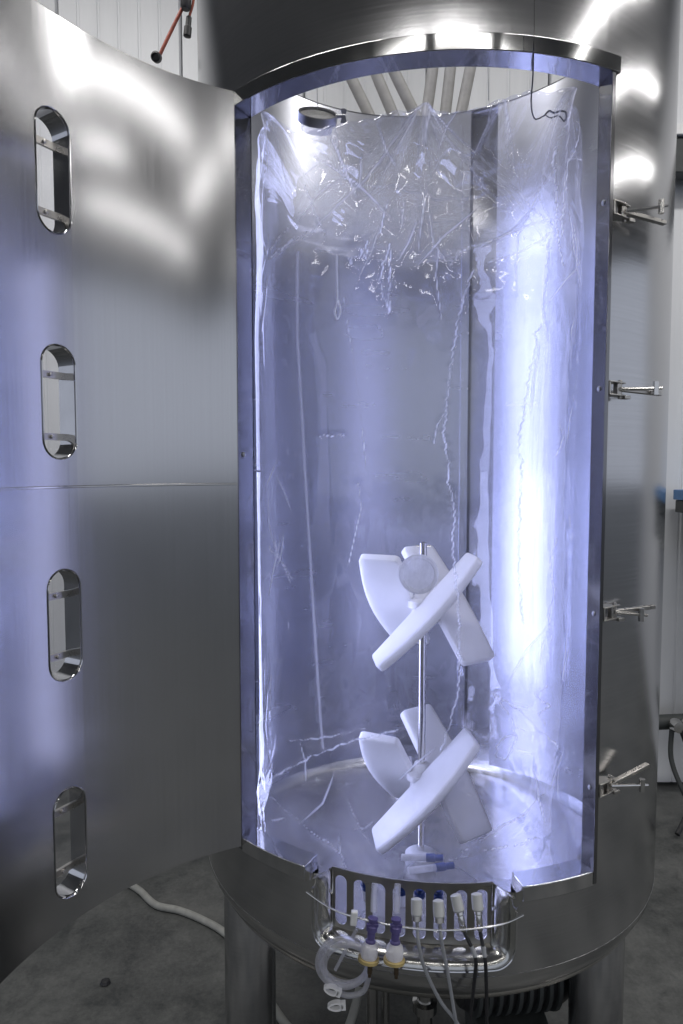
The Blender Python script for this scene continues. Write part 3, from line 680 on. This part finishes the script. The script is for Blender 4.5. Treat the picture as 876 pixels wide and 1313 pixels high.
# top panel (seen from below) and bottom panel
def disc(name, edgeX, edgeY, edgeZ, zmid, ampd, seed, lines, n=90):
    q = np.linspace(1, 0.002, n)[:, None]; cx, cy_ = edgeX.mean(), edgeY.mean()
    XX = cx + (edgeX[None] - cx) * q; YY = cy_ + (edgeY[None] - cy_) * q
    w_ = smooth(0, .25, 1 - q)
    Z_ = edgeZ[None] * (1 - w_) + zmid(XX, YY) * w_ + ampd * w_ * (crumple(XX, YY, seed, 6, 2.4, 1.6) - .8)
    C_ = np.zeros_like(Z_) + .02
    for wd, s, pts in lines:
        d = seg_dist(XX, YY, pts); C_ = np.maximum(C_, s * np.exp(-(d / wd) ** 4)); Z_ = Z_ + .006 * np.exp(-(d / (wd * 2)) ** 2)
    grid_mesh(name, XX, YY, Z_, C_, M['film'], bag, True)
disc('top_panel', X[-1], Y[-1], ZZ[-1], lambda x, y: .70 + .03 * np.exp(-((x - .15) ** 2 + (y - 1.47) ** 2) / .01) + 0 * x, .10, 5,
     [])
disc('bottom_panel', X[0], Y[0], ZZ[0], lambda x, y: -1.098 - .0 * x, .05, 8,
     [(.006, .3, [(.23, 1.88), (.0, 1.55)]), (.006, .3, [(.23, 1.88), (.5, 1.62)]), (.005, .2, [(.23, 1.88), (-.1, 2.1)])])
# the port on top with its clamp ring and wing nut
PC = Vector((-.051, 1.50, .745)); ax = Vector((.12, -.66, .74)).normalized()
MB().lathe([(.034, -.026), (.034, -.010)], PC, axis=ax, n=28).ob('port_tube', M['tube'], bag)
MB().lathe([(.038, -.009), (.042, -.009), (.042, .009), (.038, .009), (.038, -.009)], PC, axis=ax, n=32).ob('clamp_ring', M['grip'], bag, smooth=30)
MB().lathe([(.0375, -.002), (.0375, .004), (.0, .0045)], PC, axis=ax, n=28).ob('port_cap', M['frost'], bag, smooth=30)
b = MB(); wq = PC + Vector((.050, -.004, .0)); b.lathe([(.004, -.012), (.004, .010)], wq, axis=(1, -.1, 0), n=10)
b.prism([(-.004, 0), (-.007, .014), (0, .016), (.006, .013), (.004, 0), (.006, -.013), (0, -.016), (-.007, -.014)], (0, 1, 0), .005, (1, 0, 0), (0, 0, 1), wq + Vector((.006, -.002, 0))); b.ob('wing_nut', M['grip'], bag, smooth=30)
# frosted round port on the front film
MB().lathe([(.0405, -.004), (.0425, 0), (.0425, .008), (.0400, .011), (.034, .011), (.033, .0085), (.0, .0085)], (.165, 1.452, -.225), axis=(0, -1, .05), n=40).ob('port_disc', M['frost'], bag, smooth=30)
# hanging loop, hook clip
MB().tube(spline([(-.010, 1.492, .455), (-.009, 1.486, .36), (-.014, 1.480, .335), (-.009, 1.478, .318), (-.002, 1.480, .335), (-.007, 1.485, .36)], 6), .0017, 6).ob('loop', M['frost'], bag)
HK = Vector((.452, 1.500, .752))
MB().tube(spline([HK + Vector(v) for v in ((-.022, -.008, -.006), (-.012, -.004, .004), (.0, 0, .002), (.014, .004, .008), (.026, .006, .006), (.028, .008, -.006), (.022, .006, -.012))], 5), .0021, 8).ob('hook', M['black'], bag)
MB().tube(spline([HK + Vector(v) for v in ((-.022, -.008, -.006), (-.010, -.008, -.012), (.008, -.004, -.006), (.022, .006, -.012))], 5), .0014, 6).ob('hook_loop', M['black'], bag)

# ================================================================== CABLES AND HOSES ROUND THE TOP
o = MB().tube(spline([(.332, 1.236, 1.30), (.3325, 1.236, 1.0), (.335, 1.237, .76), (.338, 1.250, .728), (.350, 1.296, .715), (.365, 1.36, .70), (.395, 1.44, .712), (.432, 1.490, .746)], 8), [.0005] * 18 + [.0014] * 39, 8).ob('suspension_cable', M['black'])
tag(o, 'thin dark wire hanging over the steel ring to the hook on the bag', 'wire')
o = MB().tube(spline([(.318, 1.60, 1.22), (.316, 1.55, 1.0), (.312, 1.50, .78)], 6), .0008, 6).ob('hanger_wire', M['greycable']); tag(o, 'hair-thin grey wire hanging at the right inside the ring', 'wire')
o = MB().tube(spline([(-.06, 1.66, 1.22), (-.056, 1.60, 1.0), (-.052, 1.52, .77)], 6), .0008, 6).ob('hanger_wire', M['greycable']); tag(o, 'hair-thin grey wire hanging above the round port clamp', 'wire')
hs = [((462, 90), (478, 137)), ((482, 88), (503, 137)), ((503, 85), (528, 135)), ((553, 82), (547, 135)), ((575, 82), (569, 137)), ((602, 82), (590, 137))]
hose_lab = ['leftmost beige hose behind the tank, slanting most', 'second beige hose from the left behind the tank, slanting', 'third beige hose from the left behind the tank, beside the wide gap',
            'fourth beige hose behind the tank, just right of the wide gap', 'fifth beige hose from the left behind the tank, hanging straight', 'rightmost beige hose behind the tank, leaning left towards its foot']
HX = [(.034, .100, 1.497, 1.363), (.130, .192, 1.50, 1.363), (.190, .266, 1.51, 1.369), (.336, .318, 1.52, 1.369), (.402, .385, 1.52, 1.363), (.483, .448, 1.52, 1.363)]
for lab, (x0, x1, z0, z1) in zip(hose_lab, HX):
    sl_ = (x1 - x0) / (z1 - z0)
    pts = [(x0 + sl_ * (zz - z0) * (1 if zz < 1.6 else .8) + .010 * math.sin(zz * 3 + x0 * 9), 2.67, zz) for zz in (2.6, 2.2, 1.9, 1.6, 1.5, 1.36, 1.2, 1.0)]
    o = MB().tube(spline(pts, 5), .0215, 14).ob('hose', M['hose']); tag(o, lab, 'hose', 'beige hoses hanging behind the tank')
cb = thing('hanging_cable', (-.571, 2.2, 1.267), 'red-brown cable hanging top left with a round black connector at its end', 'cable')
MB().tube(spline([(-.40, 2.2, 1.60), (-.452, 2.2, 1.49), (-.49, 2.2, 1.42), (-.521, 2.2, 1.362), (-.553, 2.2, 1.30), (-.565, 2.2, 1.275)], 6), .0055, 10).ob('cable', M['red'], cb)
b = MB().lathe([(.006, -.018), (.011, -.012), (.0155, -.004), (.0155, .010), (.011, .012), (.0105, .006), (0, .006)], (-.570, 2.19, 1.266), axis=(-.15, -.95, -.2), n=20); b.ob('connector', M['black'], cb, smooth=30)
cb = thing('hanging_cable', (-.481, 2.2, 1.40), 'thick black plug hanging top left right next to the red-brown cable', 'cable')
MB().tube([(-.470, 2.19, 1.60), (-.472, 2.19, 1.47), (-.477, 2.19, 1.44)], .006, 10).ob('cable', M['black'], cb)
MB().lathe([(.008, .04), (.015, .03), (.016, -.004), (.012, -.012), (.0, -.012)], (-.478, 2.19, 1.420), axis=(.1, 0, 1), n=18).ob('connector', M['black'], cb, smooth=30)
cb = thing('hanging_cable', (-.475, 2.2, 1.34), 'slim black connector hanging top left on a thin cord, right of the others', 'cable')
MB().tube(spline([(-.440, 2.2, 1.60), (-.455, 2.2, 1.45), (-.468, 2.2, 1.40), (-.471, 2.2, 1.385)], 5), .0042, 8).ob('cable', M['red'], cb)
MB().lathe([(.005, .03), (.0085, .026), (.009, 0), (.012, -.004), (.012, -.030), (.008, -.032), (0, -.032)], (-.474, 2.2, 1.365), axis=(.12, 0, 1), n=16).ob('connector', M['black'], cb, smooth=30)

# ================================================================== POCKET: TUBING, FILTERS, PROBES
tc = thing('tubing_coil', (.005, 1.275, -1.03), 'coil of clear tubing with two white pinch clamps hanging left on the rail', 'tubing')
pts = []
for i in range(110):
    a = 2 * PI * 2.2 * i / 109 + 2.2; r = .050 - .006 * i / 109
    pts.append((.006 + r * math.cos(a) + .004 * math.sin(a * .5), 1.272 - .020 * i / 109 - .06 * r * math.sin(a), -.954 + r * 1.02 * math.sin(a)))
MB().tube(pts, .0066, 10).ob('tube', M['tube'], tc)
MB().tube(spline([(.055, 1.262, -.955), (.050, 1.258, -.990), (.040, 1.258, -1.010), (.015, 1.258, -1.017), (-.008, 1.262, -1.014)], 6), .0052, 10).ob('tube', M['tube'], tc)
MB().box((.024, 1.266, -.866), (.013, .010, .028), Matrix.Rotation(.1, 3, 'Y')).ob('tie_tab', M['white'], tc, bevel=.002, smooth=30)
MB().tube([(.029, 1.262, -.886), (-.012, 1.262, -.968)], .0034, 8).ob('tie', M['tube'], tc)
def pinch(px, py, pz, ang):
    R = Matrix.Rotation(ang, 3, 'Y'); b = MB(); u = R @ Vector((1, 0, 0)); v = R @ Vector((0, 0, 1))
    def ringprism(A, B):
        k = len(A); oo = Vector((px, py, pz)); V = [oo + u * p[0] + v * p[1] + Vector((0, d, 0)) for d in (-.005, .005) for P in (A, B) for p in P]
        F = [(i, (i + 1) % k, k + (i + 1) % k, k + i) for i in range(k)] + [(2 * k + i, 3 * k + i, 3 * k + (i + 1) % k, 2 * k + (i + 1) % k) for i in range(k)]
        F += [(i, 2 * k + i, 2 * k + (i + 1) % k, (i + 1) % k) for i in range(k)] + [(k + i, k + (i + 1) % k, 3 * k + (i + 1) % k, 3 * k + i) for i in range(k)]
        b.add(V, F)
    n = 20; A = []; B = []
    for i in range(n):
        t_ = 2 * PI * i / n; w_ = 1 + .25 * math.cos(t_)
        A.append((.015 * math.cos(t_), .0085 * math.sin(t_) * w_)); B.append((.0105 * math.cos(t_), .0050 * math.sin(t_) * w_))
    ringprism(A, B); b.box(Vector((px, py, pz)) + u * .016, (.008, .010, .014), R); return b.ob('pinch_clamp', M['white'], tc, smooth=30)
pinch(-.020, 1.252, -1.000, .35); pinch(-.012, 1.249, -1.030, -.05)
def connector(x, y, z, dx, label):
    r = thing('sterile_connector', (x, y, z - .10), label, 'connector', 'purple sterile connectors hung on the pocket rail')
    ax = Vector((dx, -.14, -1)).normalized(); o = Vector((x, y, z))
    MB().lathe([(.0065, .0), (.0098, .001), (.0098, .005), (.0075, .007), (.0075, .014), (.0110, .016), (.0110, .024), (.0078, .026), (.0078, .040), (.0100, .043), (.0100, .048)], o, axis=ax, n=18).ob('body', M['purple'], r, smooth=30)
    MB().box(o + ax * .012 + Vector((0, -.004, 0)), (.023, .006, .007)).ob('latch', M['purple'], r, bevel=.001, smooth=30)
    MB().lathe([(.0105, .046), (.0150, .052), (.0165, .058), (.0165, .070), (.0150, .074)], o, axis=ax, n=22).ob('housing', M['frost'], r, smooth=30)
    MB().lathe([(.0120, .0735), (.0205, .0745), (.0205, .0800), (.0170, .0815), (.0, .0815)], o, axis=ax, n=26).ob('flange', M['gold'], r, smooth=30)
    MB().lathe([(.0075, .081), (.0075, .088), (.0048, .090), (.0048, .103), (.0034, .104), (.0034, .110), (0, .110)], o, axis=(ax + Vector((.05, 0, 0))), n=14).ob('nozzle', M['bronze'], r, smooth=30)
    MB().tube(spline([o + Vector((.004, .02, .055)), o + Vector((.002, .01, .030)), o - ax * .010], 5), .0062, 10).ob('inlet_tube', M['tube'], r)
connector(.061, 1.262, -.862, -.12, 'purple connector with yellow disc hanging nearest the tubing coil')
connector(.105, 1.254, -.858, -.06, 'purple connector with yellow disc hanging just left of the grey probes')
def probe(x, y, z, lean, path, black, label):
    r = thing('sensor_probe', (x, y, z - .06), label, 'probe', 'sensor probes plugged in the pocket slots')
    ax = Vector((lean, -.35, -1)).normalized(); o = Vector((x, y, z))
    MB().lathe([(.006, -.014), (.0105, -.012), (.0110, .0), (.0110, .014), (.0090, .017)], o, axis=ax, n=18).ob('cap', M['cap'], r, smooth=30)
    if black:
        MB().lathe([(.0080, .016), (.0080, .022), (.0062, .024), (.0068, .034), (.0062, .036), (.0066, .046), (.0056, .050), (.0040, .052)], o, axis=ax, n=16).ob('plug', M['hard'], r, smooth=30)
        s0 = o + ax * .050
    else:
        MB().lathe([(.0095, .014), (.0095, .025), (.0060, .027)], o, axis=ax, n=16).ob('plug', M['cast'], r, smooth=30)
        s0 = o + ax * .025
    pts = spline([s0] + [Vector(p) for p in path], 8)
    MB().tube(pts, .0034 if not black else .0036, 8).ob('cable', M['black' if black else 'greycable'], r)
    if black:
        i = 5; MB().tube(pts[i:i + 4], .0043, 10).ob('sleeve', M['greycable'], r)
probe(.146, 1.275, -.848, .0, [(.148, 1.250, -.91), (.160, 1.245, -.955), (.190, 1.248, -1.02), (.228, 1.25, -1.075), (.28, 1.27, -1.2), (.36, 1.30, -1.45), (.42, 1.34, -1.64)], False, 'grey-cabled probe with white cap, left one of the two')
probe(.188, 1.270, -.848, .05, [(.191, 1.247, -.90), (.202, 1.243, -.955), (.213, 1.245, -1.02), (.222, 1.248, -1.075), (.24, 1.27, -1.2), (.30, 1.33, -1.45), (.34, 1.40, -1.64)], False, 'grey-cabled probe with white cap, beside the black-cabled ones')
probe(.224, 1.272, -.838, .22, [(.254, 1.240, -.925), (.254, 1.240, -.96), (.250, 1.245, -1.02), (.246, 1.25, -1.08), (.24, 1.28, -1.25), (.22, 1.33, -1.62)], True, 'black-cabled probe with a slanting silver plug')
probe(.263, 1.272, -.836, .05, [(.272, 1.240, -.925), (.275, 1.240, -.96), (.278, 1.245, -1.02), (.280, 1.25, -1.08), (.29, 1.28, -1.25), (.33, 1.33, -1.62)], True, 'black-cabled probe with an upright silver plug, farthest right')
# short blue-ended stubs on the bag behind the slots and on the tank floor
def stub(p, q, r_, lab, tipcol='blue'):
    t_ = thing('port_stub', p, lab, 'tube port', 'blue-tipped tube ports low in the bag')
    p = Vector(p); q = Vector(q); d = (q - p).normalized(); L = (q - p).length
    MB().tube([p, p + d * L * .62], r_, 12).ob('tube', M['frost'], t_)
    MB().tube([p + d * L * .60, p + d * L * .80, p + d * L * .82, q], [r_ * 1.25, r_ * 1.25, r_ * 1.0, r_ * 1.0], 12).ob('tip', M[tipcol], t_)
stub((.150, 1.64, -.965), (.250, 1.62, -.955), .008, 'upper blue-tipped clear port lying across the foot of the shaft')
stub((.160, 1.575, -.960), (.272, 1.60, -.962), .008, 'blue-tipped clear port lying in front of the shaft foot, pointing right')
for a, zt, lab in ((-20.2, -.872, 'blue-tipped port behind the second slot from the left'), (-11.7, -.868, 'blue-tipped port behind the fourth slot from the left'), (-7.5, -.872, 'blue-tipped port behind the left grey-cabled probe'), (-3.4, -.872, 'blue-tipped port behind the right grey-cabled probe')):
    p = Vector(cyl(a, .505, zt - .05)); q = Vector(cyl(a, .520, zt + .004)); stub(p, q, .0095, lab)

# ================================================================== FLOOR LEVEL AND BACKGROUND
FH = -E + .0125
o = MB().tube(spline([(-.98, 2.75, FH), (-.86, 2.62, FH), (-.782, 2.553, FH), (-.698, 2.468, FH), (-.602, 2.436, FH), (-.505, 2.383, FH), (-.407, 2.307, FH), (-.30, 2.16, FH), (-.216, 1.996, FH), (-.176, 1.931, FH), (-.143, 1.888, FH), (-.09, 1.83, FH)], 6), .0125, 12).ob('floor_hose', M['floorhose'])
tag(o, 'pale rubber hose snaking across the concrete floor behind the left leg', 'hose')
o = MB().tube(spline([(-.03, 1.82, FH), (.02, 1.86, -1.60), (.06, 1.92, -1.50), (.085, 1.95, -1.36), (.09, 1.95, -1.14)], 6), .013, 12).ob('drain_hose', M['floorhose']); tag(o, 'pale hose curving down from under the tank beside the tubing coil', 'hose')
o = MB().lathe([(.0, .0), (.018, .002), (.013, .009), (.0, .012)], (-.759, 2.092, -E + .001), n=7).ob('floor_scrap', M['black'], smooth=None); tag(o, 'small black scrap lying on the concrete floor at left', 'scrap')
gm = thing('drive_motor', (.47, 1.86, -E), 'dark finned motor housing low under the right side of the tank', 'motor')
MB().lathe([(.10, -.15), (.11, -.13), (.11, .13), (.10, .15)], (.47, 1.86, -1.40), axis=(1, .1, 0), n=30).ob('body', M['black'], gm, smooth=30)
for i in range(9):
    MB().lathe([(.112, -.006), (.124, -.005), (.124, .005), (.112, .006)], Vector((.47, 1.86, -1.40)) + Vector((1, .1, 0)) * (-.11 + .0275 * i), axis=(1, .1, 0), n=30).ob('fin', M['darkpaint'], gm, smooth=30)
MB().box((.47, 1.86, -1.585), (.20, .18, .13)).ob('base', M['darkpaint'], gm, bevel=.004)
# right edge of the picture: things along the wall
o = MB().box((2.2, 3.36, 1.475), (1.3, .10, .16)).ob('cable_tray', M['darkpaint'], bevel=.004, smooth=30); tag(o, 'dark horizontal duct high on the white wall at right', 'duct')
o = MB().box((2.2, 3.35, 1.583), (1.3, .12, .05)).ob('wall_ledge', M['white'], bevel=.004, smooth=30); tag(o, 'pale ledge running on top of the dark duct at right', 'ledge')
wbn = thing('work_bench', (2.25, 3.1, -E), 'blue-edged bench with a dark apron against the wall at right', 'bench')
MB().box((2.27, 3.12, -.128), (1.24, .55, .05)).ob('top', M['bluepaint'], wbn, bevel=.004)
MB().box((2.27, 3.14, -.185), (1.22, .50, .06)).ob('apron', M['darkpaint'], wbn, bevel=.003)
MB().box((2.29, 3.16, -.30), (1.18, .45, .15)).ob('drawer_box', M['greybox'], wbn, bevel=.003)
for lx in (1.76, 2.8):
    MB().box((lx + .04, 3.34, -1.02), (.05, .05, 1.28)).ob('leg', M['white'], wbn, bevel=.003)
pm = thing('pipe_manifold', (1.85, 3.2, -1.23), 'dark pipe with round fittings low by the wall at right', 'pipe')
MB().tube([(1.45, 3.25, -1.235), (2.3, 3.25, -1.20)], .036, 14).ob('pipe', M['darkpaint'], pm)
for fx in (1.60, 1.655):
    MB().lathe([(.030, -.02), (.034, 0), (.026, .03), (0, .034)], (fx, 3.19, -1.225), axis=(0, -1, 0), n=16).ob('fitting', M['hard'], pm)
MB().tube([(1.72, 3.22, -1.05), (1.735, 3.22, -1.40)], .012, 10).ob('valve_stem', M['hard'], pm)
for i, (pp, lab, mt) in enumerate((
    ([(1.615, 3.17, -1.24), (1.640, 3.16, -1.32), (1.650, 3.15, -1.38), (1.645, 3.1, -1.46), (1.58, 3.02, -1.56), (1.50, 2.95, -1.63)], 'black cable with a yellow band crossing down by the wall at right', 'black'),
    ([(1.655, 3.17, -1.23), (1.690, 3.15, -1.30), (1.685, 3.12, -1.40), (1.66, 3.06, -1.47), (1.70, 2.98, -1.55), (1.80, 2.80, -1.637), (2.1, 2.6, -1.637)], 'black cable looping outwards past the yellow band at right', 'black'),
    ([(1.585, 3.20, -1.24), (1.575, 3.18, -1.38), (1.60, 3.12, -1.50), (1.66, 3.08, -1.63)], 'dark cable hanging closest to the tank by the wall at right', 'darkpaint'))):
    r = thing('wall_cable', pp[-1], lab, 'cable', 'cables by the wall at right')
    MB().tube(spline(pp, 7), .012, 8).ob('cable', M[mt], r)
    if i == 0: MB().tube(spline(pp, 7)[10:14], .017, 10).ob('band', M['yellow'], r)
